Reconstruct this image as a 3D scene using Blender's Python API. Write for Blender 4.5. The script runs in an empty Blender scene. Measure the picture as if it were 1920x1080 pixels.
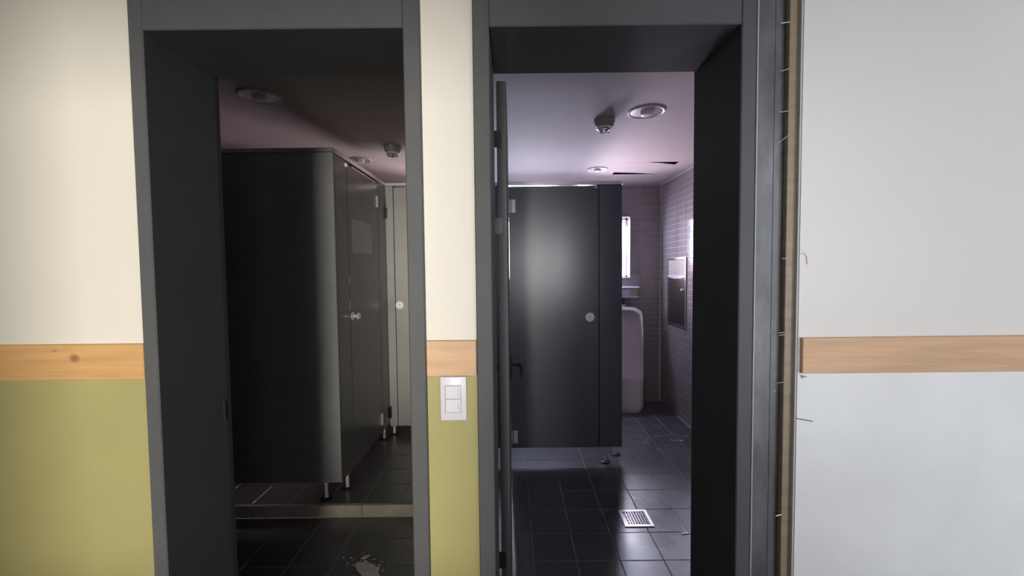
import bpy, bmesh, math, random
from mathutils import Vector, Matrix, noise as mn

sc = bpy.context.scene
COL = sc.collection
random.seed(11)

# ------------------------------------------------------------------ camera
cam_d = bpy.data.cameras.new('camera')
cam_d.sensor_width = 36.0
cam_d.lens = 36.0 * 800.0 / 1920.0
cam_d.clip_start = 0.05
cam = bpy.data.objects.new('camera', cam_d)
COL.objects.link(cam)
cam.location = (0.0, -1.183, 1.35)
P, R = math.radians(2.5), math.radians(0.6)
fw = Vector((0, math.cos(P), -math.sin(P)))
up0 = Vector((0, math.sin(P), math.cos(P)))
rt0 = Vector((1, 0, 0))
rt = rt0 * math.cos(R) - up0 * math.sin(R)
up = up0 * math.cos(R) + rt0 * math.sin(R)
cam.rotation_euler = Matrix((rt, up, -fw)).transposed().to_euler()
sc.camera = cam

# ------------------------------------------------------------------ view, world, daylight
sc.view_settings.view_transform = 'Standard'
sc.view_settings.look = 'None'
sc.view_settings.exposure = 0.0
sc.view_settings.gamma = 1.0
sc.view_settings.use_curve_mapping = False

world = bpy.data.worlds.new('overcast_sky')
sc.world = world
world.use_nodes = True
wb = world.node_tree.nodes['Background']
wb.inputs[0].default_value = (1.0, 0.93, 0.95, 1)
wb.inputs[1].default_value = 3.0


def area(name, loc, direction, sx, sy, power, color, spread=180):
    d = bpy.data.lights.new(name, 'AREA')
    d.shape = 'RECTANGLE'
    d.size, d.size_y = sx, sy
    d.energy = power
    d.color = color
    d.spread = math.radians(spread)
    o = bpy.data.objects.new(name, d)
    COL.objects.link(o)
    o.location = loc
    o.rotation_euler = Vector(direction).to_track_quat('-Z', 'Y').to_euler()
    return o


# added lights at made-up corridor windows and a made-up room (behind the camera)
area('added_far_daylight', (-0.55, -8.95, 1.30), (0, 1, 0), 1.15, 1.3, 670, (1.0, 0.93, 0.81))
area('added_wide_daylight', (2.55, -2.72, 1.20), (-0.35, 1, -0.02), 1.3, 1.9, 42, (0.93, 0.96, 1.0))
area('added_door_patch_light', (0.60, -2.72, 1.45), (-0.07, 1, 0), 0.95, 0.75, 1.5, (0.97, 0.98, 1.0), 36)  # added to throw the soft bright patch on the cubicle door
# daylight through the restroom windows: sky from above, warm paving from below
area('sky_at_urinal_window', (0.94, 3.34, 1.62), (0, -1, -1.0), 0.46, 0.6, 54, (0.71, 0.76, 1.0))
area('paving_glow_at_urinal_window', (0.94, 3.32, 1.45), (0, -1, 0.55), 0.46, 0.5, 13, (1.0, 0.54, 0.52))
area('sky_at_cubicle_window', (0.18, 3.34, 1.62), (0, -1, -1.2), 0.46, 0.6, 60, (0.72, 0.76, 1.0))
area('sky_at_far_restroom_window', (-0.60, 3.34, 1.45), (0, -1, -0.1), 0.46, 0.4, 22, (1.0, 0.82, 0.86))


# ------------------------------------------------------------------ helpers
def tag(o, label=None, cat=None, group=None, kind=None):
    if label: o['label'] = label
    if cat: o['category'] = cat
    if group: o['group'] = group
    if kind: o['kind'] = kind
    return o


def thing(name, label, cat, loc, group=None):
    o = bpy.data.objects.new(name, None)
    o.empty_display_size = 0.05
    COL.objects.link(o)
    o.location = loc
    return tag(o, label, cat, group)


ORIG = {}


def worg(o):
    v = Vector(o.location)
    while o.parent:
        o = o.parent
        v += Vector(o.location)
    return v


class MB:
    """collects shapes given in world coordinates, then links them as one mesh object"""
    def __init__(self):
        self.bm = bmesh.new()

    def box(self, x0, x1, y0, y1, z0, z1, bev=0.0, seg=1):
        r = bmesh.ops.create_cube(self.bm, size=1.0)
        vs = r['verts']
        for v in vs:
            v.co = Vector(((x0 + x1) / 2 + v.co.x * (x1 - x0), (y0 + y1) / 2 + v.co.y * (y1 - y0), (z0 + z1) / 2 + v.co.z * (z1 - z0)))
        if bev > 0:
            es = set()
            for v in vs: es.update(v.link_edges)
            bmesh.ops.bevel(self.bm, geom=list(es), offset=bev, segments=seg, affect='EDGES', profile=0.5)
        return self

    def lathe(self, c, axis, prof, n=24, sx=1.0, sy=1.0):
        """prof: list of (radius, distance along axis)"""
        a = Vector(axis).normalized()
        q = a.to_track_quat('Z', 'Y').to_matrix()
        c = Vector(c)
        rings = []
        for r, h in prof:
            if r < 1e-6:
                rings.append([self.bm.verts.new(c + q @ Vector((0, 0, h)))])
            else:
                rings.append([self.bm.verts.new(c + q @ Vector((r * sx * math.cos(2 * math.pi * k / n), r * sy * math.sin(2 * math.pi * k / n), h))) for k in range(n)])
        for A, B in zip(rings, rings[1:]):
            for k in range(n):
                j = (k + 1) % n
                if len(A) == 1 and len(B) == 1: continue
                if len(A) == 1: self.bm.faces.new((A[0], B[k], B[j]))
                elif len(B) == 1: self.bm.faces.new((A[k], A[j], B[0]))
                else: self.bm.faces.new((A[k], A[j], B[j], B[k]))
        for r in (rings[0], rings[-1]):
            if len(r) > 1: self.bm.faces.new(r)
        return self

    def tube(self, pts, r, n=10, taper=None):
        pts = [Vector(p) for p in pts]
        rings = []
        for i, p in enumerate(pts):
            t = (pts[min(i + 1, len(pts) - 1)] - pts[max(i - 1, 0)]).normalized()
            q = t.to_track_quat('Z', 'Y').to_matrix()
            rr = r if taper is None else r * taper[i]
            rings.append([self.bm.verts.new(p + q @ Vector((rr * math.cos(2 * math.pi * k / n), rr * math.sin(2 * math.pi * k / n), 0))) for k in range(n)])
        for A, B in zip(rings, rings[1:]):
            for k in range(n):
                j = (k + 1) % n
                self.bm.faces.new((A[k], A[j], B[j], B[k]))
        self.bm.faces.new(rings[0]); self.bm.faces.new(rings[-1])
        return self

    def loft(self, rings, cap=True):
        R_ = [[self.bm.verts.new(Vector(p)) for p in r] for r in rings]
        n = len(R_[0])
        for A, B in zip(R_, R_[1:]):
            for k in range(n):
                j = (k + 1) % n
                self.bm.faces.new((A[k], A[j], B[j], B[k]))
        if cap:
            self.bm.faces.new(R_[0]); self.bm.faces.new(R_[-1])
        return self

    def poly(self, outline, y0, y1, axes=(0, 2)):
        """extrude a 2D outline along the remaining axis"""
        ax = 3 - axes[0] - axes[1]
        def mk(p, d):
            v = [0, 0, 0]; v[axes[0]] = p[0]; v[axes[1]] = p[1]; v[ax] = d
            return v
        return self.loft([[mk(p, y0) for p in outline], [mk(p, y1) for p in outline]])

    def build(self, name, mat, parent=None, smooth=True, angle=32, label=None, origin=None):
        bmesh.ops.recalc_face_normals(self.bm, faces=self.bm.faces[:])
        me = bpy.data.meshes.new(name)
        self.bm.to_mesh(me)
        self.bm.free()
        lo = Vector((min(v.co.x for v in me.vertices), min(v.co.y for v in me.vertices), min(v.co.z for v in me.vertices)))
        hi = Vector((max(v.co.x for v in me.vertices), max(v.co.y for v in me.vertices), max(v.co.z for v in me.vertices)))
        org = Vector(origin) if origin is not None else Vector(((lo.x + hi.x) / 2, (lo.y + hi.y) / 2, lo.z))
        me.transform(Matrix.Translation(-org))
        for m in (mat if isinstance(mat, (list, tuple)) else [mat]): me.materials.append(m)
        if smooth:
            for p in me.polygons: p.use_smooth = True
            me.set_sharp_from_angle(angle=math.radians(angle))
        o = bpy.data.objects.new(name, me)
        COL.objects.link(o)
        if parent is not None:
            o.parent = parent
            o.location = org - worg(parent)
        else:
            o.location = org
        if label: o['label'] = label
        return o


def struct(o, label=None):
    o['kind'] = 'structure'
    if label: o['label'] = label
    return o


# ------------------------------------------------------------------ materials
class NT:
    def __init__(self, name):
        self.m = bpy.data.materials.new(name)
        self.m.use_nodes = True
        self.t = self.m.node_tree
        self.b = self.t.nodes['Principled BSDF']

    def n(self, typ, **kw):
        x = self.t.nodes.new(typ)
        for k, v in kw.items():
            if k.startswith('i_'):
                key = k[2:]
                x.inputs[int(key) if key.isdigit() else key.replace('_', ' ')].default_value = v
            else: setattr(x, k, v)
        return x

    def l(self, a, b): self.t.links.new(a, b)

    def ramp(self, fac, stops):
        r = self.n('ShaderNodeValToRGB')
        e = r.color_ramp.elements
        while len(e) < len(stops): e.new(0.5)
        for x, (p, c) in zip(e, stops):
            x.position = p
            x.color = c if len(c) == 4 else (*c, 1)
        self.l(fac, r.inputs[0])
        return r.outputs[0]

    def mix(self, fac, a, b, mode='MIX'):
        x = self.n('ShaderNodeMix', data_type='RGBA', blend_type=mode)
        for s, v in ((0, fac), (6, a), (7, b)):
            if hasattr(v, 'is_linked'): self.l(v, x.inputs[s])
            elif s == 0: x.inputs[0].default_value = v
            else: x.inputs[s].default_value = (*v, 1) if len(v) == 3 else v
        return x.outputs[2]

    def math(self, op, a, b=0.0, clamp=False):
        x = self.n('ShaderNodeMath', operation=op, use_clamp=clamp)
        for s, v in ((0, a), (1, b)):
            if hasattr(v, 'is_linked'): self.l(v, x.inputs[s])
            else: x.inputs[s].default_value = v
        return x.outputs[0]

    def noise(self, vec, scale, detail=4, rough=0.55):
        x = self.n('ShaderNodeTexNoise')
        x.inputs['Scale'].default_value = scale
        x.inputs['Detail'].default_value = detail
        x.inputs['Roughness'].default_value = rough
        if vec is not None: self.l(vec, x.inputs['Vector'])
        return x.outputs[0]

    def mapping(self, vec, scale=(1, 1, 1), loc=(0, 0, 0)):
        x = self.n('ShaderNodeMapping')
        x.inputs['Scale'].default_value = scale
        x.inputs['Location'].default_value = loc
        self.l(vec, x.inputs['Vector'])
        return x.outputs[0]

    def pos(self): return self.n('ShaderNodeNewGeometry').outputs['Position']
    def obj(self): return self.n('ShaderNodeTexCoord').outputs['Object']

    def bump(self, h, strength=0.2, dist=0.002):
        x = self.n('ShaderNodeBump')
        x.inputs['Strength'].default_value = strength
        x.inputs['Distance'].default_value = dist
        self.l(h, x.inputs['Height'])
        self.l(x.outputs[0], self.b.inputs['Normal'])

    def blob(self, vec, c, r, soft=0.5):
        """1 inside an ellipsoid about c with radii r, falling to 0"""
        s = self.n('ShaderNodeVectorMath', operation='SUBTRACT'); self.l(vec, s.inputs[0]); s.inputs[1].default_value = c
        d = self.n('ShaderNodeVectorMath', operation='DIVIDE'); self.l(s.outputs[0], d.inputs[0]); d.inputs[1].default_value = r
        ln = self.n('ShaderNodeVectorMath', operation='LENGTH'); self.l(d.outputs[0], ln.inputs[0])
        mr = self.n('ShaderNodeMapRange', interpolation_type='SMOOTHSTEP')
        mr.inputs[1].default_value = 1.0; mr.inputs[2].default_value = 1.0 - soft
        mr.inputs[3].default_value = 0.0; mr.inputs[4].default_value = 1.0
        self.l(ln.outputs[1], mr.inputs[0])
        return mr.outputs[0]


def simple(name, col, rough=0.5, metal=0.0, var=0.06, scale=8.0, bump=0.0, bscale=60.0, spec=None, coat=0.0):
    k = NT(name)
    f = k.noise(k.obj(), scale)
    lo = tuple(max(0, c * (1 - var)) for c in col); hi = tuple(min(1, c * (1 + var)) for c in col)
    k.l(k.ramp(f, [(0.3, lo), (0.7, hi)]), k.b.inputs['Base Color'])
    k.b.inputs['Roughness'].default_value = rough
    k.b.inputs['Metallic'].default_value = metal
    if spec is not None: k.b.inputs['Specular IOR Level'].default_value = spec
    if coat: k.b.inputs['Coat Weight'].default_value = coat
    if bump: k.bump(k.noise(k.obj(), bscale, 3), bump)
    return k.m


def wall_paint(name, top, low, split):
    """two coats of paint meeting behind the timber rail"""
    k = NT(name)
    p = k.pos()
    s = k.n('ShaderNodeSeparateXYZ'); k.l(p, s.inputs[0])
    f = k.math('GREATER_THAN', s.outputs[2], split)
    a = k.noise(p, 3.0)
    t = k.ramp(a, [(0.3, tuple(c * .98 for c in top)), (0.7, tuple(min(1, c * 1.01) for c in top))])
    b = k.ramp(a, [(0.3, tuple(c * .94 for c in low)), (0.7, tuple(min(1, c * 1.05) for c in low))])
    k.l(k.mix(f, b, t), k.b.inputs['Base Color'])
    k.b.inputs['Roughness'].default_value = 0.6
    k.bump(k.noise(p, 220, 3), 0.12, 0.001)
    return k.m


def wood(name, base, knots=(), grain=0.22):
    k = NT(name)
    p = k.pos()
    st = k.mapping(p, (1.4, 6, 22))
    n1 = k.noise(st, 2.2, 5, 0.6)
    n2 = k.noise(k.mapping(p, (3, 10, 90)), 2.0, 3)
    c = k.ramp(n1, [(0.3, tuple(x * .80 for x in base)), (0.55, base), (0.75, tuple(min(1, x * 1.12) for x in base))])
    c = k.mix(k.math('MULTIPLY', n2, grain), c, tuple(x * .6 for x in base))
    for (q, r, dark) in knots:
        c = k.mix(k.math('MULTIPLY', k.blob(p, q, r, 0.75), 0.9), c, dark)
    k.l(c, k.b.inputs['Base Color'])
    k.b.inputs['Roughness'].default_value = 0.5
    k.bump(n2, 0.08, 0.001)
    return k.m


M = {}
M['wall_green'] = wall_paint('cream_over_olive_paint', (0.80, 0.78, 0.72), (0.40, 0.375, 0.16), 1.105)
M['wall_white'] = wall_paint('white_paint', (0.80, 0.79, 0.78), (0.86, 0.90, 0.92), 1.105)
M['wall_plain'] = simple('plain_plaster', (0.45, 0.44, 0.43), 0.8, var=0.03)
M['ceiling'] = simple('ceiling_paint', (0.58, 0.50, 0.495), 0.75, var=0.02)
M['frame'] = simple('grey_frame_paint', (0.096, 0.102, 0.110), 0.6, var=0.05, bump=0.05, bscale=300, spec=0.35)
M['leaf'] = simple('dark_door_paint', (0.045, 0.046, 0.050), 0.55, var=0.05)
M['laminate'] = simple('charcoal_laminate', (0.165, 0.172, 0.180), 0.27, var=0.06, bump=0.03, bscale=400)
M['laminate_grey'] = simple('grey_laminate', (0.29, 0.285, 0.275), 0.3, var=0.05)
M['laminate_dark'] = simple('blue_black_laminate', (0.085, 0.095, 0.120), 0.28, var=0.06, bump=0.03, bscale=400)
M['alu'] = simple('brushed_aluminium', (0.62, 0.63, 0.65), 0.28, 1.0, var=0.05)
M['chrome'] = simple('chrome', (0.78, 0.78, 0.78), 0.20, 0.55, var=0.02)
M['white_plastic'] = simple('white_plastic', (0.72, 0.735, 0.84), 0.35, var=0.01)
M['grey_plastic'] = simple('grey_plastic', (0.42, 0.42, 0.45), 0.4, var=0.01)
M['detector'] = simple('detector_grey_plastic', (0.22, 0.22, 0.24), 0.45, var=0.02)
M['lock_white'] = simple('lock_cover', (0.85, 0.83, 0.80), 0.3, var=0.02)
M['black'] = simple('black_plastic', (0.012, 0.012, 0.014), 0.4, var=0.1)
M['dark_metal'] = simple('dark_hinge_metal', (0.07, 0.072, 0.078), 0.42, 0.6, var=0.06)
M['ceramic'] = simple('glazed_porcelain', (0.92, 0.87, 0.88), 0.14, var=0.02)
M['beige'] = simple('beige_plastic', (0.55, 0.44, 0.33), 0.4, var=0.04)
M['paper'] = simple('paper_towel', (0.52, 0.46, 0.41), 0.85, var=0.03, bump=0.2, bscale=80)
M['steel'] = simple('stainless_steel', (0.42, 0.40, 0.42), 0.22, 1.0, var=0.07)
M['void'] = simple('dark_void', (0.012, 0.010, 0.011), 0.9, var=0.1)  # near-black colour put in for the shade inside holes and cavities
M['grout'] = simple('floor_grout', (0.26, 0.26, 0.255), 0.8, var=0.15, scale=30)
M['wall_grout'] = simple('wall_grout', (0.60, 0.56, 0.58), 0.8, var=0.04)
M['window_frame'] = simple('white_window_frame', (0.85, 0.82, 0.83), 0.4, var=0.01)
M['dust'] = simple('plaster_dust', (0.72, 0.71, 0.68), 0.9, var=0.2, scale=40, bump=0.4, bscale=150)
M['corridor_floor'] = simple('corridor_vinyl', (0.05, 0.05, 0.05), 0.55, var=0.15, scale=3)
M['board_edge'] = simple('gypsum_board_edge', (0.52, 0.53, 0.53), 0.8, var=0.06)
M['nail'] = simple('bright_nail_steel', (0.80, 0.80, 0.80), 0.35, 0.6, var=0.03)
M['stud'] = wood('raw_stud_timber', (0.33, 0.26, 0.19))
M['pine'] = wood('varnished_pine', (0.72, 0.42, 0.18), [((-1.213, -0.01, 1.117), (0.020, 0.05, 0.016), (0.30, 0.145, 0.07)), ((-1.268, -0.01, 1.138), (0.012, 0.05, 0.005), (0.42, 0.24, 0.08))])
M['pine_pale'] = wood('pale_varnished_pine', (0.70, 0.45, 0.27), grain=0.10)
M['step_stone'] = simple('beige_step_stone', (0.36, 0.32, 0.27), 0.6, var=0.12, scale=18)
M['residue'] = None
M['lining'] = simple('mauve_lining', (0.34, 0.29, 0.32), 0.3, var=0.04)

# sticker residue
k = NT('sticker_residue')
f = k.noise(k.obj(), 22, 6, 0.7)
k.l(k.ramp(f, [(0.35, (0.33, 0.33, 0.33)), (0.6, (0.42, 0.42, 0.422)), (0.72, (0.65, 0.65, 0.65))]), k.b.inputs['Base Color'])
k.b.inputs['Roughness'].default_value = 0.3
M['residue'] = k.m

# mottled bare steel strip
k = NT('bare_galvanised_steel')
p = k.pos()
a = k.noise(k.mapping(p, (1, 1, .35)), 14, 6, 0.65)
s = k.noise(p, 70, 2, 0.5)
c = k.ramp(a, [(0.30, (0.095, 0.099, 0.107)), (0.55, (0.145, 0.154, 0.168)), (0.75, (0.21, 0.222, 0.235))])
c = k.mix(k.ramp(s, [(0.72, (0, 0, 0)), (0.80, (1, 1, 1))]), c, (0.34, 0.35, 0.36))
k.l(c, k.b.inputs['Base Color'])
k.b.inputs['Metallic'].default_value = 0.35
k.b.inputs['Roughness'].default_value = 0.5
k.bump(a, 0.15, 0.002)
M['bare_steel'] = k.m

# floor tiles: slate grey, worn, dusty by the far wall, wet round the drain
k = NT('slate_floor_tile')
p = k.pos()
rnd = k.n('ShaderNodeObjectInfo').outputs['Random']
a = k.noise(p, 9, 6, 0.6)
c = k.ramp(a, [(0.3, (0.048, 0.050, 0.053)), (0.7, (0.080, 0.082, 0.088))])
c = k.mix(k.math('MULTIPLY', rnd, 0.30), c, (0.055, 0.057, 0.062))
dn = k.ramp(k.noise(k.mapping(p, (1, 1.6, 1)), 15, 8, 0.72), [(0.54, (0, 0, 0)), (0.70, (1, 1, 1))])
da = k.math('MULTIPLY', dn, k.math('ADD', k.blob(p, (1.25, 2.10, 0), (0.60, 0.50, 1), 0.7), 0.10, True))
c = k.mix(k.math('MULTIPLY', da, 0.9), c, (0.60, 0.60, 0.62))
k.l(c, k.b.inputs['Base Color'])
wet = k.blob(p, (0.68, 1.05, 0), (0.34, 0.42, 1), 0.8)
r = k.math('ADD', 0.25, k.math('MULTIPLY', k.noise(p, 12, 4), 0.14))
r = k.math('ADD', r, k.math('MULTIPLY', da, 0.25))
r = k.math('SUBTRACT', r, k.math('MULTIPLY', wet, 0.08))
k.l(r, k.b.inputs['Roughness'])
k.b.inputs['Specular IOR Level'].default_value = 1.0
k.bump(k.noise(p, 40, 4), 0.05, 0.002)
k.b.inputs['Coat Weight'].default_value = 0.6
k.b.inputs['Coat Roughness'].default_value = 0.30
M['floor_tile'] = k.m

# wall tiles
k = NT('mauve_glazed_tile')
rnd = k.n('ShaderNodeObjectInfo').outputs['Random']
a = k.noise(k.pos(), 4, 3)
c = k.ramp(a, [(0.3, (0.29, 0.25, 0.258)), (0.7, (0.33, 0.283, 0.292))])
c = k.mix(k.math('MULTIPLY', rnd, 0.28), c, (0.25, 0.215, 0.222))
k.l(c, k.b.inputs['Base Color'])
k.b.inputs['Roughness'].default_value = 0.12
M['wall_tile'] = k.m

# window glass
k = NT('window_glass')
tr = k.n('ShaderNodeBsdfTransparent'); gl = k.n('ShaderNodeBsdfGlossy'); gl.inputs['Roughness'].default_value = 0.02
fr = k.n('ShaderNodeFresnel'); mx = k.n('ShaderNodeMixShader')
k.l(fr.outputs[0], mx.inputs[0]); k.l(tr.outputs[0], mx.inputs[1]); k.l(gl.outputs[0], mx.inputs[2])
k.l(mx.outputs[0], k.t.nodes['Material Output'].inputs[0])
M['glass'] = k.m

# ------------------------------------------------------------------ corridor shell
CZ = 2.60      # corridor ceiling
RZ = 2.185     # restroom ceiling
struct(MB().box(-3, 3.6, -2.6, -0.0, -0.08, 0.0).build('floor_corridor', M['corridor_floor']), 'dark vinyl floor of the corridor')
struct(MB().box(-3.1, 3.7, -2.7, 0.28, CZ, CZ + 0.1).build('ceiling_corridor', M['wall_plain']), 'plain corridor ceiling')
struct(MB().box(-3.1, -3, -2.7, 0.28, 0, CZ).build('wall_corridor_west', M['wall_plain']), 'plain wall closing one end of the corridor')
struct(MB().box(3.6, 3.7, -2.7, 0.28, 0, CZ).build('wall_corridor_east', M['wall_plain']), 'plain wall closing the other end of the corridor')
OPEN = [(-1.17, -0.20, 0.60, 1.84), (0.16, 1.16, 1.05, 1.85), (1.90, 3.20, 0.25, 2.15)]  # unseen openings added to shape the daylight on the doorways
m = MB()
xs = [-3] + [v for q in OPEN for v in q[:2]] + [3.6]
for i in range(0, len(xs), 2): m.box(xs[i], xs[i + 1], -2.70, -2.6, 0, CZ)
for a0, a1, b0, b1 in OPEN:
    m.box(a0, a1, -2.70, -2.6, 0, b0); m.box(a0, a1, -2.70, -2.6, b1, CZ)
struct(m.build('wall_corridor_south', M['wall_plain']), 'plain corridor wall with openings added to shape the daylight')
for nm, (a0, a1, b0, b1) in (('window_4', OPEN[1]), ('window_5', OPEN[2])):  # frames added round the unseen light openings
    f_ = MB()
    for q in ((a0, a0 + .03, b0, b1), (a1 - .03, a1, b0, b1), (a0, a1, b0, b0 + .03), (a0, a1, b1 - .03, b1)):
        f_.box(q[0], q[1], -2.67, -2.63, q[2], q[3])
    o = struct(f_.build(nm, M['window_frame']), 'white framed unseen corridor window added for the daylight')
    MB().box(a0 + .03, a1 - .03, -2.652, -2.648, b0 + .03, b1 - .03).build('pane', M['glass'], o)
# added unseen room and end opening that channel the warm light
m = MB()
m.box(-2.6, 0.08, -9.1, -2.7, -0.08, 0); m.box(-2.6, 0.08, -9.1, -2.7, CZ, CZ + .1)
m.box(-2.7, -2.6, -9.1, -2.7, 0, CZ); m.box(0.06, 0.10, -9.1, -2.7, 0, CZ)
for q in ((-2.6, -1.2, 0, CZ), (-1.2, 0.08, 0, 0.6), (-1.2, 0.08, 2.0, CZ)): m.box(q[0], q[1], -9.1, -9.0, q[2], q[3])
struct(m.build('wall_added_far_room', M['wall_plain']), 'plain unseen room shell added to channel the warm light')

# wall with the two doorways
struct(MB().box(-3, -1.022, 0, 0.28, 0, CZ).build('wall_left', M['wall_green']), 'cream wall over olive green beside the doorway of the darker restroom')
struct(MB().box(-0.240, -0.100, 0, 0.28, 0, 2.10).build('wall_centre', M['wall_green']), 'narrow cream and olive pier between the two doorways')
m = MB().box(0.840, 3.6, 0.0121, 0.28, 0, CZ)
m.box(0.797, 3.6, 0.0, 0.012, 0, CZ)
o = struct(m.build('wall_right', M['wall_white']), 'pale painted wallboard beside the stripped door edge')
struct(MB().box(-1.022, 0.797, 0, 0.28, 2.10, CZ).build('wall_front', M['wall_green']), 'cream wall above the door heads')

# ------------------------------------------------------------------ wooden dado rails
struct(MB().box(-3, -1.0225, -0.011, 0, 1.055, 1.155, 0.002).build('trim_1', M['pine']), 'knotty pine dado rail over the wide olive wall')
struct(MB().box(-0.239, -0.101, -0.011, 0, 1.055, 1.155, 0.002).build('trim_2', M['pine_pale']), 'short pine dado block on the pier above the switch')
struct(MB().box(0.803, 3.6, -0.011, 0, 1.052, 1.152, 0.002).build('trim_3', M['pine_pale']), 'pine dado rail on the pale wallboard')


# ------------------------------------------------------------------ door frames
def door_frame(name, label, x0, x1, x2, x3):
    """x0..x1 one leg, x2..x3 the other; rebate for the leaf at the restroom side"""
    m = MB().box(x0, x1, -0.012, 0.268, 0, 2.10, 0.003)
    o = struct(m.build(name, M['frame'], origin=(x0, 0, 0)), label)
    MB().box(x2, x3, -0.012, 0.29, 0, 2.10, 0.003).build('jamb', M['frame'], o)
    MB().box(x1, x2, -0.012, 0.268, 2.0, 2.10, 0.003).build('door_head', M['frame'], o)
    MB().box(x0, x1 - 0.010, 0.2685, 0.30, 0, 2.10, 0.001).build('rebate', M['frame'], o)
    MB().box(x1 - .01, x2, 0.2685, 0.29, 2.012, 2.10, 0.001).build('head_rebate', M['frame'], o)
    return o


d1 = door_frame('door_1', 'dark grey steel door frame between olive wall and pier', -1.022, -0.982, -0.286, -0.2405)
d2 = door_frame('door_2', 'dark grey steel door frame beside the bare steel strip, holding the open door', -0.0995, -0.0545, 0.623, 0.664)
# strike plate
o = MB().box(-0.9825, -0.9795, 0.245, 0.264, 0.845, 0.915, 0.001).build('strike_plate', M['dark_metal'], d1)
MB().box(-0.980, -0.9785, 0.250, 0.259, 0.862, 0.898).build('latch_hole', M['void'], o)
# bead at the outer edge of the second frame
MB().box(0.6645, 0.6680, -0.0135, 0.02, 0, 2.1, 0.001).build('edge_bead', M['board_edge'], d2, label='pale edge bead of the frame')

# open door leaf seen edge on, hinged on the frame of door_2
leaf = MB().box(-0.047, -0.013, 0.300, 0.985, 0.015, 1.992, 0.002).build('door_leaf', M['leaf'], d2, label='dark open door leaf seen edge on')
for zc, mt in ((1.795, 'black'), (1.50, 'dark_metal'), (0.315, 'black')):
    h = MB()
    pts = []
    w, hh, rr = 0.0135, 0.028, 0.007
    for cx, cz, a0 in ((w - rr, hh - rr, 0), (-w + rr, hh - rr, 90), (-w + rr, -hh + rr, 180), (w - rr, -hh + rr, 270)):
        for i in range(4):
            a = math.radians(a0 + i * 30)
            pts.append((-0.0445 + cx + rr * math.cos(a), zc + cz + rr * math.sin(a)))
    h.poly(pts, 0.291, 0.2985)
    h.tube([(-0.051, 0.2945, zc - 0.026), (-0.051, 0.2945, zc + 0.026)], 0.004, 10)
    h.build('hinge', M[mt], leaf)
for sgn, x in ((1, -0.013), (-1, -0.047)):
    h = MB()
    h.box(min(x, x + sgn * 0.006), max(x, x + sgn * 0.006), 0.925, 0.955, 0.80, 0.925, 0.002)
    if sgn > 0:
        h.tube([(x + .004, 0.94, 0.872), (x + .040, 0.94, 0.872), (x + .052, 0.932, 0.870), (x + .054, 0.915, 0.866), (x + .056, 0.86, 0.854), (x + .053, 0.82, 0.846)], 0.0085, 10)
    else:
        h.tube([(x - .004, 0.94, 0.872), (x - .024, 0.94, 0.872), (x - .030, 0.93, 0.872), (x - .031, 0.86, 0.868)], 0.0075, 10)
    h.build('lever_handle', M['black'], leaf)

# ------------------------------------------------------------------ stripped wall edge
t = thing('steel_strip', 'bare mottled grey steel strip beside the door frame', 'metal strip', (0.71, 0.03, 0))
m = MB().box(0.6685, 0.764, 0.030, 0.034, 0, 2.4, 0.001)
m.box(0.760, 0.764, 0.034, 0.075, 0, 2.4, 0.001)
m.build('strip_face', M['bare_steel'], t)
MB().box(0.738, 0.741, 0.0285, 0.0302, 0, 2.4, 0.0004).build('fold_ridge', M['bare_steel'], t)
struct(MB().box(0.664, 0.84, 0.17, 0.28, 0, 2.4).build('wall_cavity', M['void']), 'dark cavity behind the steel strip')

t = thing('timber_stud', 'bare timber stud edge with nails sticking out beside wallboard', 'timber', (0.82, 0.04, 0))
MB().box(0.7665, 0.8395, 0.0125, 0.052, 0, 2.4, 0.0015).build('stud_face', M['stud'], t)
MB().box(0.7915, 0.7968, 0.002, 0.0122, 0, 2.4).build('board_edge', M['board_edge'], t, label='grey cut edge of the wallboard')
for z0, dz, ln in ((2.014, .004, .026), (1.885, .008, .026), (1.775, .004, .027), (1.69, .022, .030), (1.372, 0, .012), (1.163, .002, .020), (1.156, .002, .018), (1.02, .003, .020), (0.635, .003, .018)):
    m = MB().tube([(0.7685, 0.0145 - .0005, z0 + dz), (0.7685 - ln, 0.012, z0)], 0.0011, 6)
    m.build('nail', M['nail'], t)
# small leftovers on the wallboard
t = thing('bent_wire', 'thin dark wire end sticking out of the wallboard low down', 'wire', (0.80, 0.0, 0.92))
MB().tube([(0.7965, -0.002, 0.923), (0.815, -0.004, 0.920), (0.838, -0.005, 0.9155)], 0.0011, 6).build('wire_strand', M['dark_metal'], t)
t = thing('paper_tear', 'torn tan paper flake stuck just below the pale rail end', 'scrap', (0.81, 0, 1.04))
m = MB().poly([(0.803, 1.0465), (0.812, 1.045), (0.826, 1.0405), (0.815, 1.0395), (0.809, 1.036)], -0.0012, 0.0)
m.build('flake', M['stud'], t, smooth=False)
t = thing('loose_fibre', 'fine curved fibre stuck on the white wallboard edge', 'fibre', (0.81, 0, 1.34))
MB().tube([(0.799, -0.001, 1.385), (0.808, -0.002, 1.386), (0.815, -0.002, 1.376), (0.817, -0.002, 1.355)], 0.0007, 5).build('strand', M['stud'], t)

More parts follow.
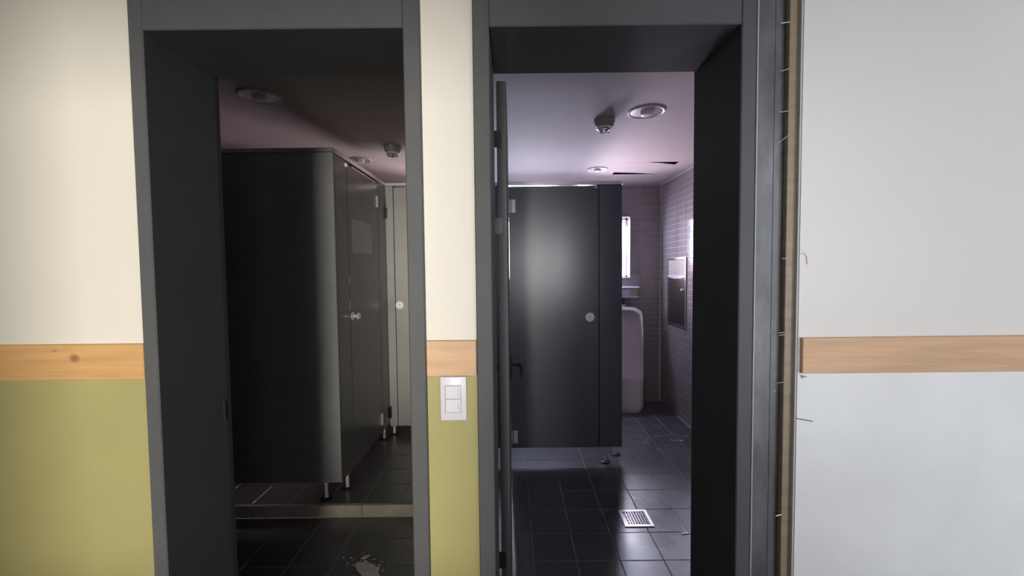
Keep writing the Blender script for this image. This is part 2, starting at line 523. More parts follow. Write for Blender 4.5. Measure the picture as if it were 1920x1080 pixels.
# ------------------------------------------------------------------ light switch
t = thing('light_switch', 'white two gang wall switch plate under the short pine block', 'switch', (-0.1665, 0, 0.93))
MB().box(-0.203, -0.130, -0.009, 0.0, 0.930, 1.0535, 0.003, 2).build('plate', M['white_plastic'], t)
m = MB()
for q in ((-0.1905, -0.1885, 0.952, 1.030), (-0.1455, -0.1445, 0.952, 1.030), (-0.1885, -0.1455, 0.952, 0.9535), (-0.1885, -0.1455, 1.0285, 1.030), (-0.1885, -0.1455, 0.9905, 0.992)):
    m.box(q[0], q[1], -0.0098, -0.0085, q[2], q[3])
m.build('switch_surround', M['grey_plastic'], t)
for z0, z1 in ((0.9535, 0.9905), (0.992, 1.0285)):
    r_ = MB().box(-0.1885, -0.1455, -0.0125, -0.0088, z0, z1, 0.0015).build('rocker', M['white_plastic'], t)
    MB().box(-0.1525, -0.1510, -0.0130, -0.0120, z0 + .006, z1 - .008).build('indicator_slit', M['grey_plastic'], r_)

# ------------------------------------------------------------------ restroom shells
struct(MB().box(-0.24, -0.108, 0.28, 3.1015, -0.06, RZ).build('wall_partition', M['wall_grout']), 'dividing wall between the two restrooms')
struct(MB().box(-2.15, -2.05, 0.28, 3.1015, -0.06, RZ).build('wall_restroom_left', M['wall_grout']), 'far side wall of the darker restroom')
struct(MB().box(1.5015, 1.62, 0.28, 3.1015, -0.06, RZ).build('wall_restroom_right', M['wall_grout']), 'mauve tiled side wall by the urinal')
WIN = [(-0.88, -0.36), (-0.075, 0.42), (0.70, 1.185)]
WZ0, WZ1 = 1.252, 1.862
m = MB()
xs = [-2.15] + [v for w in WIN for v in w] + [1.62]
for i in range(0, len(xs), 2): m.box(xs[i], xs[i + 1], 3.1015, 3.26, -0.06, RZ + .02)
for a0, a1 in WIN:
    m.box(a0, a1, 3.1015, 3.26, -0.06, WZ0); m.box(a0, a1, 3.1015, 3.26, WZ1, RZ + .02)
wback = struct(m.build('wall_back', M['wall_grout']), 'mauve tiled back wall with narrow bright windows')
for i, (a0, a1) in enumerate(WIN):
    f_ = MB()
    for q in ((a0, a0 + .022, WZ0, WZ1), (a1 - .022, a1, WZ0, WZ1), (a0, a1, WZ0, WZ0 + .022), (a0, a1, WZ1 - .022, WZ1), (a1 - 0.058, a1 - 0.050, WZ0, WZ1)):
        f_.box(q[0], q[1], 3.20, 3.24, q[2], q[3])
    o = struct(f_.build('window_%d' % (i + 1), M['window_frame']), 'white framed narrow window full of daylight')
    MB().box(a0 + .02, a1 - .02, 3.218, 3.222, WZ0 + .02, WZ1 - .02).build('pane', M['glass'], o)
    MB().box(a0 + .002, a1 - .002, 3.10, 3.2, WZ0 - .0, WZ0 + .006).build('window_sill', M['window_frame'], o)

# ceilings; the urinal restroom has an access hole
HX0, HX1, HY0, HY1 = 0.90, 1.335, 2.225, 2.665
m = MB()
m.box(-0.24, 1.62, 0.28, HY0, RZ, RZ + .004); m.box(-0.24, 1.62, HY1, 3.26, RZ, RZ + .004)
m.box(-0.24, HX0, HY0, HY1, RZ, RZ + .004); m.box(HX1, 1.62, HY0, HY1, RZ, RZ + .004)
struct(m.build('ceiling_right', M['ceiling']), 'pinkish white restroom ceiling over the urinal')
m = MB().box(HX0 - .1, HX1 + .1, HY0 - .1, HY1 + .1, RZ + .25, RZ + .27)
for q in ((HX0 - .1, HX0 - .09, HY0 - .1, HY1 + .1), (HX1 + .09, HX1 + .1, HY0 - .1, HY1 + .1), (HX0 - .1, HX1 + .1, HY0 - .1, HY0 - .09), (HX0 - .1, HX1 + .1, HY1 + .09, HY1 + .1)):
    m.box(*q, RZ + .004, RZ + .25)
struct(m.build('ceiling_void', M['void']), 'dark space above the access hatch')
struct(MB().box(-2.15, -0.2401, 0.28, 3.26, RZ, RZ + .02).build('ceiling_left', M['ceiling']), 'ceiling of the darker restroom')

# hatch: a board sitting slightly skewed in its hole
t = thing('ceiling_hatch', 'skewed ceiling access hatch with two black gaps', 'hatch', (1.11, 2.445, RZ))
m = MB()
m.loft([[(x, y, RZ - .0005) for x, y in [(0.9005, 2.2255), (1.06, 2.2255), (1.20, 2.262), (1.3345, 2.318), (1.3345, 2.6645), (1.31, 2.6645), (1.10, 2.602), (0.9005, 2.572)]],
        [(x, y, RZ + .0035) for x, y in [(0.9005, 2.2255), (1.06, 2.2255), (1.20, 2.262), (1.3345, 2.318), (1.3345, 2.6645), (1.31, 2.6645), (1.10, 2.602), (0.9005, 2.572)]]])
m.build('hatch_board', M['ceiling'], t, smooth=False)


# ------------------------------------------------------------------ floor tiles
def tile_mesh(name, mat, sx, sy, th, bev=0.0015):
    bm = bmesh.new()
    r = bmesh.ops.create_cube(bm, size=1.0)
    for v in r['verts']: v.co = Vector((v.co.x * sx, v.co.y * sy, (v.co.z - 0.5) * th))
    bmesh.ops.bevel(bm, geom=[e for e in bm.edges if all(v.co.z > -0.0001 for v in e.verts)], offset=bev, segments=1, affect='EDGES')
    me = bpy.data.meshes.new(name)
    bm.to_mesh(me); bm.free()
    me.materials.append(mat)
    return me


def cells(lo, hi, g0, step):
    a = g0 - math.ceil((g0 - lo) / step) * step
    out = []
    while a < hi - 1e-4:
        c0, c1 = max(a, lo), min(a + step, hi)
        if c1 - c0 > 0.02: out.append((c0, c1))
        a += step
    return out


def lay_floor(parent, x0, x1, y0, y1, gx, gy, sx, sy, z, skip=None):
    full = tile_mesh('floor_tile', M['floor_tile'], sx - .004, sy - .004, 0.009)
    cut = {}
    for a0, a1 in cells(x0, x1, gx, sx):
        for b0, b1 in cells(y0, y1, gy, sy):
            w, d = round(a1 - a0, 3), round(b1 - b0, 3)
            if abs(w - sx) < .002 and abs(d - sy) < .002: me = full
            else:
                if (w, d) not in cut: cut[(w, d)] = tile_mesh('floor_tile', M['floor_tile'], w - .004, d - .004, 0.009)
                me = cut[(w, d)]
            o = bpy.data.objects.new('floor_tile', me)
            COL.objects.link(o)
            o.parent = parent
            o.location = Vector(((a0 + a1) / 2, (b0 + b1) / 2, z + random.uniform(-.0006, .0003))) - worg(parent)
            o.rotation_euler = (random.uniform(-.003, .003), random.uniform(-.003, .003), 0)


fl = struct(MB().box(-0.108, 1.508, 0.0, 3.108, -0.06, -0.0016).build('floor_right', M['grout']), 'dark slate tile floor in front of the urinal')
lay_floor(fl, -0.108, 1.500, 0.02, 3.10, 0.087, 0.941, 0.2005, 0.209, 0.0)
fl = struct(MB().box(-2.05, -0.2401, 0.0, 1.10, -0.06, -0.0016).build('floor_left', M['grout']), 'dark tile floor of the darker restroom below the step')
lay_floor(fl, -2.05, -0.2401, 0.0, 1.10, -0.836, 1.120, 0.205, 0.203, 0.0)
ZU = 0.066
st = struct(MB().box(-2.05, -0.2401, 1.112, 3.108, -0.06, ZU - 0.0016).build('floor_step', M['grout']), 'raised tile floor of the darker restroom with a beige riser')
lay_floor(st, -2.05, -0.2401, 1.127, 3.10, -0.836, 1.125, 0.205, 0.205, ZU)
for a0, a1 in cells(-2.05, -0.2401, -0.836, 0.615):
    MB().box(a0 + .001, a1 - .001, 1.101, 1.1265, 0.0, ZU + .001, 0.002).build('riser_stone', M['step_stone'], st)


# ------------------------------------------------------------------ wall tiles
def lay_wall(parent, plane, fixed, u0, u1, gu, su, z0, z1, sz, holes, single, name='wall_tile'):
    """plane 'y': tiles face -y at y=fixed, u along x; plane 'x': face -x at x=fixed, u along y"""
    def mk(w, h):
        bm = bmesh.new()
        t_ = 0.0015
        b_ = 0.0008
        fr_ = [(-w / 2 + b_, -h / 2 + b_), (w / 2 - b_, -h / 2 + b_), (w / 2 - b_, h / 2 - b_), (-w / 2 + b_, h / 2 - b_)]
        bk = [(-w / 2, -h / 2), (w / 2, -h / 2), (w / 2, h / 2), (-w / 2, h / 2)]
        def P3(u, z, d): return (u, d, z) if plane == 'y' else (d, u, z)
        A = [bm.verts.new(P3(u, z, 0)) for u, z in fr_]
        B = [bm.verts.new(P3(u, z, b_)) for u, z in bk]
        C_ = [bm.verts.new(P3(u, z, t_)) for u, z in bk]
        bm.faces.new(A)
        for X, Y_ in ((A, B), (B, C_)):
            for i in range(4): bm.faces.new((X[i], X[(i + 1) % 4], Y_[(i + 1) % 4], Y_[i]))
        bm.faces.new(C_)
        bmesh.ops.recalc_face_normals(bm, faces=bm.faces[:])
        return bm
    cache = {}
    field = bmesh.new()
    g = 0.003
    for a0, a1 in cells(u0, u1, gu, su):
        for b0, b1 in cells(z0, z1, 0.0, sz):
            rects = [(a0, a1, b0, b1)]
            for h in holes:
                nxt = []
                for (p0, p1, q0, q1) in rects:
                    if p1 <= h[0] or p0 >= h[1] or q1 <= h[2] or q0 >= h[3]: nxt.append((p0, p1, q0, q1)); continue
                    if p0 < h[0]: nxt.append((p0, h[0], q0, q1))
                    if p1 > h[1]: nxt.append((h[1], p1, q0, q1))
                    m0, m1 = max(p0, h[0]), min(p1, h[1])
                    if q0 < h[2]: nxt.append((m0, m1, q0, h[2]))
                    if q1 > h[3]: nxt.append((m0, m1, h[3], q1))
                rects = nxt
            for (p0, p1, q0, q1) in rects:
                w, h = round(p1 - p0 - g, 4), round(q1 - q0 - g, 4)
                if w < .008 or h < .008: continue
                ctr = ((p0 + p1) / 2, (q0 + q1) / 2)
                loc = Vector((ctr[0], fixed, ctr[1])) if plane == 'y' else Vector((fixed, ctr[0], ctr[1]))
                if single(*ctr):
                    if (w, h) not in cache:
                        bm = mk(w, h); me = bpy.data.meshes.new(name); bm.to_mesh(me); bm.free(); me.materials.append(M['wall_tile']); cache[(w, h)] = me
                    o = bpy.data.objects.new(name, cache[(w, h)])
                    COL.objects.link(o)
                    o.parent = parent
                    o.location = loc - worg(parent)
                    tl = 0.004
                    o.rotation_euler = (random.uniform(-tl, tl), 0, random.uniform(-tl, tl)) if plane == 'y' else (0, random.uniform(-tl, tl), random.uniform(-tl, tl))
                else:
                    bm = mk(w, h)
                    me = bpy.data.meshes.new('tmp'); bm.transform(Matrix.Translation(loc)); bm.to_mesh(me); bm.free()
                    field.from_mesh(me); bpy.data.meshes.remove(me)
    if len(field.verts):
        me = bpy.data.meshes.new('tile_field'); 
        org = worg(parent)
        field.transform(Matrix.Translation(-org)); field.to_mesh(me); me.materials.append(M['wall_tile'])
        o = bpy.data.objects.new('tile_field', me); COL.objects.link(o); o.parent = parent; o['kind'] = 'stuff'
    field.free()


holes = [(a0, a1, WZ0, WZ1) for a0, a1 in WIN]
lay_wall(wback, 'y', 3.10, -0.108, 1.500, 0.887, 0.200, 0.0, RZ, 0.0530, holes, lambda u, z: u > 1.09)
wr = bpy.data.objects['wall_restroom_right']
lay_wall(wr, 'x', 1.500, 0.28, 3.10, 3.10, 0.200, 0.0, RZ, 0.0530, [(2.472, 2.918, 0.815, 1.445)], lambda u, z: u > 2.25)
wbl = struct(MB().box(-2.05, -0.2401, 3.104, 3.1075, 0, 0.01).build('baseboard_back', M['wall_grout']), 'grout line at the foot of the back wall')
lay_wall(wback, 'y', 3.10, -2.05, -0.2401, -0.3, 0.200, ZU, RZ, 0.0530, holes, lambda u, z: False)
struct(MB().box(1.478, 1.4985, 3.094, 3.0995, 0.0, 1.22, 0.001).build('trim_4', M['wall_grout']), 'pale bead up the tiled corner beside the urinal')


# ------------------------------------------------------------------ toilet cubicles
def foot(root, x, y, z0, z1):
    MB().lathe((x, y, z0), (0, 0, 1), [(0.013, 0.006), (0.013, 0.016), (0.011, 0.018), (0.011, z1 - z0 - .008), (0.017, z1 - z0 - .006), (0.017, z1 - z0)], 20).build('foot', M['chrome'], root)
    o = MB().lathe((x, y, z0), (0, 0, 1), [(0.034, 0), (0.034, 0.006), (0.029, 0.010), (0.0135, 0.012)], 20).build('foot_disc', M['black'], root)
    return o


# near cubicle in the darker restroom: one panel faces the doorway, its door looks along the room
t = thing('toilet_cubicle', 'charcoal toilet cubicle standing on the raised floor, a sticker mark on its door', 'toilet cubicle', (-0.965, 1.165, ZU))
zb, zt = 0.165, 1.995
MB().box(-2.05, -0.965, 1.160, 1.180, zb, zt, 0.002).build('side_panel', M['laminate'], t)
MB().box(-0.985, -0.9655, 1.1805, 1.352, zb, zt, 0.0015).build('pilaster', M['laminate'], t)
MB().box(-0.985, -0.9655, 1.935, 2.103, zb, zt, 0.0015).build('hinge_panel', M['laminate'], t)
dr = MB().box(-0.985, -0.9655, 1.358, 1.929, zb, zt - .015, 0.0015).build('cubicle_door', M['laminate'], t)
m = MB().box(-2.05, -0.958, 1.153, 1.187, zt, zt + .024, 0.002)
m.build('top_rail', M['alu'], t)
MB().box(-0.992, -0.958, 1.1875, 2.1035, zt, zt + .024, 0.002).build('top_rail', M['alu'], t)
MB().box(-0.9652, -0.9635, 1.43, 1.88, zt - .019, zt - .012).build('door_top_strip', M['alu'], dr, label='bright strip along the top edge of the door')
for zc in (1.845, 0.265):
    for y0 in (1.885, 1.940):
        MB().box(-0.9655, -0.955, y0, y0 + (.040 if y0 < 1.9 else .014), zc - .042, zc + .042, 0.002).build('hinge', M['chrome'], dr)
    MB().tube([(-0.957, 1.932, zc - .042), (-0.957, 1.932, zc + .042)], 0.006, 12).build('hinge_pin', M['black'], dr)
MB().box(-0.9655, -0.9650, 1.42, 1.775, 1.462, 1.668).build('sticker_mark', M['residue'], dr, label='pale patch of sticker residue')
m = MB().lathe((-0.9655, 1.385, 1.078), (1, 0, 0), [(0.026, 0), (0.026, 0.004), (0.018, 0.008), (0.009, 0.010), (0.009, 0.026), (0.019, 0.030), (0.021, 0.040), (0.016, 0.046), (0, 0.047)], 24)
m.build('lock_knob', M['chrome'], dr)
MB().box(-0.9675, -0.9645, 1.3535, 1.3565, 1.12, 1.17).build('latch', M['chrome'], t)
MB().box(-0.9675, -0.9645, 1.3535, 1.3565, 1.27, 1.32).build('latch', M['chrome'], t)
MB().lathe((-0.9655, 1.335, 1.968), (1, 0, 0), [(0.012, 0), (0.012, 0.010), (0.007, 0.014), (0, 0.014)], 16).build('coat_peg', M['lock_white'], t)
foot(t, -1.060, 1.175, ZU, zb); foot(t, -0.985, 1.290, ZU, zb); foot(t, -0.985, 2.02, ZU, zb)

# cubicle beyond it
t = thing('toilet_cubicle', 'grey toilet cubicle front with round white lock, past the sticker marked door', 'toilet cubicle', (-0.6, 2.12, ZU))
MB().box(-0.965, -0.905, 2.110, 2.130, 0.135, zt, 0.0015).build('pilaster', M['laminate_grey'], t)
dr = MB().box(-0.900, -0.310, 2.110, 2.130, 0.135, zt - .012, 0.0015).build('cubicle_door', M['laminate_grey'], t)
MB().box(-0.912, -0.892, 2.1305, 2.136, 0.135, zt, 0.001).build('added_gap_strip', M['black'], t)  # strips added behind the door gaps to stop light leaking through
MB().box(-0.318, -0.296, 2.1305, 2.136, 0.135, zt, 0.001).build('added_gap_strip', M['black'], t)
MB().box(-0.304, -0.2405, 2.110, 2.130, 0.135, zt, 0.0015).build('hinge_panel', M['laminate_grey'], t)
MB().box(-0.965, -0.2405, 2.104, 2.137, zt, zt + .024, 0.002).build('top_rail', M['alu'], t)
o = MB().lathe((-0.868, 2.110, 1.083), (0, -1, 0), [(0.033, 0), (0.033, 0.006), (0.029, 0.011), (0, 0.012)], 28).build('lock_rose', M['lock_white'], dr)
MB().box(-0.872, -0.864, 2.0965, 2.0985, 1.083, 1.094).build('lock_slot', M['grey_plastic'], dr)
MB().box(-0.963, -0.950, 2.098, 2.1095, 1.75, 1.83, 0.002).build('hinge', M['black'], t)
MB().box(-0.963, -0.950, 2.098, 2.1095, 0.20, 0.29, 0.002).build('hinge', M['black'], t)
foot(t, -0.935, 2.12, ZU, 0.135); foot(t, -0.272, 2.12, ZU, 0.135)

# cubicle in the urinal restroom
t = thing('toilet_cubicle', 'dark cubicle with closed door and round white lock beside the urinal', 'toilet cubicle', (0.35, 1.74, 0))
zb, zt = 0.110, 1.915
MB().box(-0.1075, -0.0275, 1.730, 1.750, zb, zt, 0.0015).build('hinge_panel', M['laminate_dark'], t)
dr = MB().box(-0.0145, 0.5915, 1.730, 1.750, zb, zt - .012, 0.0015).build('cubicle_door', M['laminate_dark'], t)
MB().box(0.597, 0.752, 1.730, 1.750, zb, zt, 0.0015).build('pilaster', M['laminate_dark'], t)
MB().box(0.584, 0.604, 1.7505, 1.756, zb, zt, 0.001).build('added_gap_strip', M['black'], t)  # added behind the gap to block the light leak
MB().box(0.732, 0.752, 1.7505, 3.098, zb, zt, 0.0015).build('side_panel', M['laminate_dark'], t)
MB().box(-0.1075, 0.756, 1.723, 1.757, zt, zt + .025, 0.002).build('top_rail', M['alu'], t)
MB().box(0.726, 0.758, 1.7575, 3.098, zt, zt + .025, 0.002).build('top_rail', M['alu'], t)
MB().lathe((0.747, 1.7215, zt + .008), (0, -1, 0), [(0.009, -.001), (0.009, 0.004), (0, 0.006)], 12).build('rail_bolt', M['lock_white'], t)
MB().box(0.565, 0.592, 1.7275, 1.7297, zt - .020, zt - .013).build('latch_keep', M['alu'], t)
for zc in (1.777, 0.19):
    MB().box(0.0, 0.030, 1.7215, 1.7298, zc - .046, zc + .046, 0.003).build('hinge', M['chrome'], dr)
    MB().box(-0.045, -0.0276, 1.7215, 1.7298, zc - .046, zc + .046, 0.003).build('hinge', M['chrome'], t)
    MB().tube([(-0.008, 1.724, zc - .045), (-0.008, 1.724, zc + .045)], 0.0062, 12).build('hinge_pin', M['chrome'], dr)
o = MB().lathe((0.531, 1.730, 1.018), (0, -1, 0), [(0.032, 0), (0.032, 0.006), (0.028, 0.011), (0, 0.012)], 28).build('lock_rose', M['lock_white'], dr)
MB().box(0.528, 0.534, 1.7165, 1.7185, 1.013, 1.026).build('lock_slot', M['beige'], dr)
foot(t, 0.636, 1.741, 0.0, zb); foot(t, 0.742, 1.86, 0.0, zb); foot(t, -0.06, 1.741, 0, zb)


# ------------------------------------------------------------------ urinal
t = thing('urinal', 'tall pale floor standing urinal bowl below the bright window', 'urinal', (1.09, 2.92, 0))
UC, UB = 1.09, 3.098
def dsec(hw, depth, z, n=28, e=2.6):
    pts = []
    for i in range(n + 1):
        a = math.pi * i / n
        ca, sa = math.cos(a), math.sin(a)
        pts.append((UC + hw * math.copysign(abs(ca) ** (2 / e), ca), UB - depth * abs(sa) ** (2 / e), z))
    return pts
def rings_of(inset, ztop, zlow):
    out = []
    N = 30
    for i in range(N + 1):
        z = zlow + (ztop - zlow) * i / N
        f = z / 0.968
        hw = 0.190 - 0.012 * f
        rr = 0.075
        if ztop - z < rr: hw -= rr - math.sqrt(max(0, rr * rr - (rr - (ztop - z)) ** 2))
        if z < 0.03: hw -= 0.012 * (1 - z / .03)
        out.append((z, hw))
    return out
body = MB()
body.loft([dsec(hw, 0.375 - (0.014 * (1 - z / .03) if z < .03 else 0), z) for z, hw in rings_of(0, 0.968, 0.0)])
bm = body.bm
# slanted mouth plane from the front lip up to the head
p0 = Vector((UC, UB - 0.38, 0.335)); p1 = Vector((UC, UB - 0.140, 0.985))
dv = (p1 - p0).normalized()
nrm = Vector((0, -dv.z, dv.y)).normalized()
if nrm.y > 0: nrm = -nrm
geom = bm.verts[:] + bm.edges[:] + bm.faces[:]
r = bmesh.ops.bisect_plane(bm, geom=geom, plane_co=p0, plane_no=nrm, clear_outer=True)
ed = [e for e in r['geom_cut'] if isinstance(e, bmesh.types.BMEdge)]
bmesh.ops.holes_fill(bm, edges=ed, sides=0)
ub = body.build('bowl', M['ceramic'], t, angle=40)
# hollow
cut = MB()
cr = []
for i in range(21):
    f = i / 20
    z = 0.215 + (0.940 - 0.215) * f
    hw = (0.160 - 0.012 * f)
    if f < 0.25: hw *= math.sqrt(max(0.02, 1 - ((0.25 - f) / 0.25) ** 2 * 0.85))
    if 0.940 - z < 0.06: hw -= 0.06 - math.sqrt(max(0, 0.06 ** 2 - (0.06 - (0.940 - z)) ** 2))
    back = 0.045 + 0.10 * max(0, 0.35 - f) + 0.02 * f
    ring = []
    n = 20
    for j in range(n + 1):
        a = math.pi * j / n
        ring.append((UC + hw * math.cos(a), UB - back - 0.16 + 0.16 * math.sin(a) ** 0.8 if False else UB - (back + 0.15 * (1 - math.sin(a))), z))
    frontd = 0.345 if z < 0.34 else 0.5
    ring.append((UC - hw, UB - frontd + (0.03 if z < .34 else 0), z)); ring.append((UC - hw * .6, UB - frontd, z)); ring.append((UC + hw * .6, UB - frontd, z)); ring.append((UC + hw, UB - frontd + (0.03 if z < .34 else 0), z))
    cr.append(ring)
cut.loft(cr)
co = cut.build('cutter', M['ceramic'])
md = ub.modifiers.new('hollow', 'BOOLEAN'); md.operation = 'DIFFERENCE'; md.solver = 'EXACT'; md.object = co
bv = ub.modifiers.new('rim', 'BEVEL'); bv.width = 0.007; bv.segments = 3; bv.limit_method = 'ANGLE'; bv.angle_limit = math.radians(45)
dg = bpy.context.evaluated_depsgraph_get()
me = bpy.data.meshes.new_from_object(ub.evaluated_get(dg))
ub.modifiers.clear()
ub.data = me
for p_ in me.polygons: p_.use_smooth = True
me.set_sharp_from_angle(angle=math.radians(50))
bpy.data.objects.remove(co)
MB().lathe((UC, UB - 0.19, 0.2155), (0, 0, 1), [(0.032, 0), (0.032, 0.005), (0.024, 0.008), (0, 0.008)], 20).build('drain_cap', M['chrome'], t)

t = thing('flush_box', 'small white flush sensor box on the tiles above the urinal', 'flush box', (1.10, 3.05, 1.06))
MB().box(0.955, 1.238, 3.020, 3.0985, 1.072, 1.150, 0.006, 2).build('box_body', M['white_plastic'], t)
MB().box(0.945, 1.257, 3.008, 3.0985, 1.150, 1.165, 0.005, 2).build('box_lid', M['white_plastic'], t)
MB().box(0.948, 1.250, 3.014, 3.0985, 1.058, 1.0718, 0.004, 2).build('box_base', M['ceramic'], t)
MB().box(1.165, 1.2385, 3.0170, 3.0203, 1.078, 1.146, 0.001).build('sensor_window', M['beige'], t)
t = thing('flush_pipe', 'dark flush pipe joining the white box to the urinal', 'pipe', (1.09, 3.05, 0.97))
MB().tube([(1.09, 3.045, 1.0575), (1.09, 3.045, 0.969)], 0.024, 16).build('pipe', M['dark_metal'], t)
MB().lathe((1.09, 3.045, 0.9685), (0, 0, 1), [(0.042, 0), (0.042, 0.012), (0.030, 0.024)], 20).build('collar', M['chrome'], t)

# ------------------------------------------------------------------ paper towel cabinet
t = thing('towel_dispenser', 'steel paper towel cabinet recessed in the tiled wall', 'towel dispenser', (1.5, 2.695, 0.82))
y0, y1, z0, z1 = 2.476, 2.914, 0.82, 1.440
m = MB()
for q in ((y0, y0 + .018, z0, z1), (y1 - .018, y1, z0, z1), (y0 + .018, y1 - .018, z0, z0 + .018), (y0 + .018, y1 - .018, z1 - .018, z1)):
    m.box(1.490, 1.5012, q[0], q[1], q[2], q[3], 0.0015)
m.build('cabinet_frame', M['alu'], t)
dr = MB().box(1.494, 1.5012, y0 + .020, y1 - .020, z0 + .020, 1.268, 0.0015).build('cabinet_door', M['steel'], t)
MB().lathe((1.494, 2.555, 1.150), (-1, 0, 0), [(0.013, 0), (0.013, 0.010), (0.009, 0.014), (0, 0.014)], 16).build('lock', M['chrome'], dr)
MB().box(1.497, 1.5012, y0 + .020, y1 - .020, 1.276, z1 - .020, 0.001).build('upper_panel', M['paper'], t, label='cream upper panel')
edge = []
N = 26
for i in range(N + 1):
    y = y0 + .022 + (y1 - y0 - .044) * i / N
    edge.append((y, 1.262 - 0.010 * math.sin(math.pi * i / N) + random.uniform(-.005, .004)))
m = MB().poly(edge + [(y1 - .022, 1.283), (y0 + .022, 1.283)], 1.4905, 1.4938, axes=(1, 2))
m.build('paper_edge', M['white_plastic'], t, smooth=False, label='ragged white paper edge')


# restroom side of the wall with the doorways
for nm, q, lb in (('wall_lining_right', ((0.6645, 1.5), (-0.0545, 0.6645)), 'mauve lining on the restroom side of the doorway wall'), ('wall_lining_left', ((-2.05, -1.0225), (-1.0225, -0.2405)), 'mauve lining beside the doorway of the darker restroom')):
    m = MB().box(q[0][0], q[0][1], 0.2805, 0.2895, 0.0, RZ)
    m.box(q[1][0], q[1][1], 0.2805, 0.2895, 2.101, RZ)
    struct(m.build(nm, M['lining']), lb)

# ------------------------------------------------------------------ ceiling fittings
def detector(x, y, label):
    t = thing('heat_detector', label, 'detector', (x, y, RZ), 'ceiling heat detectors')
    MB().lathe((x, y, RZ), (0, 0, -1), [(0.058, 0), (0.058, 0.012), (0.052, 0.034), (0.046, 0.042), (0.040, 0.044)], 32).build('base', M['detector'], t)
    MB().lathe((x, y, RZ - .044), (0, 0, -1), [(0.040, 0), (0.042, 0.006), (0.042, 0.012), (0.036, 0.016), (0.028, 0.0165), (0.026, 0.010), (0, 0.010)], 32).build('sensor_ring', M['chrome'], t)
    m = MB()
    for i in range(4):
        a = i * math.pi / 2 + .4
        m.tube([(x + .036 * math.cos(a), y + .036 * math.sin(a), RZ - .060), (x + .030 * math.cos(a), y + .030 * math.sin(a), RZ - .072), (x, y, RZ - .074)], 0.003, 6)
    m.build('cage', M['dark_metal'], t)


detector(0.527, 1.245, 'dark round heat detector with chrome ring on the pinkish ceiling before the cubicle')
detector(-0.79, 1.71, 'grey round heat detector above the raised floor near the sticker marked door')


def downlight(x, y, r, label, on=False):
    t = thing('downlight', label, 'downlight', (x, y, RZ), 'recessed ceiling downlights')
    MB().lathe((x, y, RZ), (0, 0, -1), [(r * .86, -.002), (r, 0.0), (r, 0.004), (r * .93, 0.007), (r * .86, 0.005), (r * .86, -.002)], 40).build('trim_ring', M['white_plastic'], t)
    b = MB()
    n = 40
    prof = [(r * .86, 0.003), (r * .80, -0.001), (r * .70, -.0035), (r * .40, -.0040), (0.0, -.0040)]
    b.lathe((x, y, RZ), (0, 0, -1), prof, n)
    b.build('reflector', M['chrome'], t)
    MB().lathe((x, y, RZ - .001), (0, 0, -1), [(r * .34, -.002), (r * .34, 0.012), (r * .28, 0.020), (0, 0.024)], 24).build('bulb', M['lock_white'], t)


downlight(0.728, 1.135, 0.098, 'big recessed downlight beside the heat detector on the pinkish ceiling')
downlight(0.728, 2.445, 0.085, 'recessed downlight beside the skewed ceiling hatch')
downlight(-1.19, 0.885, 0.095, 'unlit recessed downlight just inside the darker doorway')
downlight(-1.13, 2.065, 0.085, 'recessed downlight peeking over the top rail of the near cubicle')

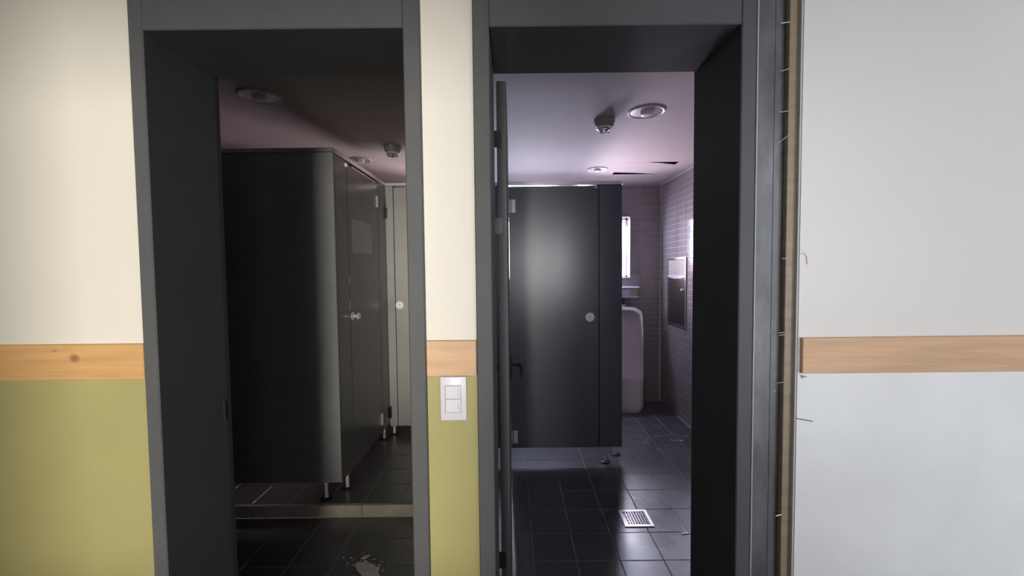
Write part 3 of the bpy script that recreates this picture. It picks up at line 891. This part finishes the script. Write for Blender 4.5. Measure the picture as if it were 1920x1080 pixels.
# ------------------------------------------------------------------ floor drain
t = thing('floor_drain', 'square perforated steel floor drain in the wet slate tiles', 'floor drain', (0.655, 1.065, 0))
DX0, DX1, DY0, DY1 = 0.577, 0.731, 0.984, 1.140
m = MB()
w = 0.016
for q in ((DX0, DX0 + w, DY0, DY1), (DX1 - w, DX1, DY0, DY1), (DX0 + w, DX1 - w, DY0, DY0 + w), (DX0 + w, DX1 - w, DY1 - w, DY1)):
    m.box(q[0], q[1], q[2], q[3], 0.0004, 0.0052, 0.001)
m.build('drain_frame', M['alu'], t)
MB().box(DX0 + w, DX1 - w, DY0 + w, DY1 - w, 0.0004, 0.0012).build('drain_well', M['void'], t)
m = MB()
N = 9
for i in range(N):
    c = DX0 + w + .004 + (DX1 - DX0 - 2 * w - .008) * i / (N - 1)
    m.box(c - .0023, c + .0023, DY0 + w + .003, DY1 - w - .003, 0.0012, 0.0042)
    c = DY0 + w + .004 + (DY1 - DY0 - 2 * w - .008) * i / (N - 1)
    m.box(DX0 + w + .003, DX1 - w - .003, c - .0023, c + .0023, 0.0012, 0.0040)
m.build('drain_grate', M['steel'], t)


# ------------------------------------------------------------------ mess on the floors
def blob2(cx, cy, rx, ry, rot, seed, n=40, amp=.35):
    pts = []
    for i in range(n):
        a = 2 * math.pi * i / n
        r = 1 + amp * mn.noise(Vector((math.cos(a) * 2.2, math.sin(a) * 2.2, seed))) + amp * .5 * mn.noise(Vector((math.cos(a) * 6, math.sin(a) * 6, seed + 9)))
        x, y = rx * r * math.cos(a), ry * r * math.sin(a)
        pts.append((cx + x * math.cos(rot) - y * math.sin(rot), cy + x * math.sin(rot) + y * math.cos(rot)))
    return pts


m = MB()
m.poly(blob2(-0.663, 0.685, 0.085, 0.036, -0.75, 3.1), 0.0004, 0.0022, axes=(0, 1))
m.poly(blob2(-0.705, 0.775, 0.020, 0.010, 0.6, 5.7, 18), 0.0004, 0.0020, axes=(0, 1))
for i in range(70):
    u, v = random.gauss(0, .07), random.gauss(0, .035)
    x = -0.672 + u * math.cos(-.75) - v * math.sin(-.75)
    y = 0.70 + u * math.sin(-.75) + v * math.cos(-.75)
    s = random.uniform(.0015, .006)
    m.poly(blob2(x, y, s, s * random.uniform(.5, 1), random.uniform(0, 3), i * 1.7, 7, .5), 0.0004, random.uniform(.0012, .003), axes=(0, 1))
o = m.build('plaster_debris', M['dust'], smooth=False)
tag(o, 'pale smear of plaster crumbs on the dark tiles inside the darker doorway', 'debris', kind='stuff')
t = thing('paper_scrap', 'tiny white paper scrap on the slate tile near the floor drain', 'scrap', (0.868, 0.93, 0))
MB().poly(blob2(0.868, 0.93, 0.022, 0.009, 0.1, 2.2, 14, .3), 0.0006, 0.003, axes=(0, 1)).build('scrap', M['white_plastic'], t, smooth=False)
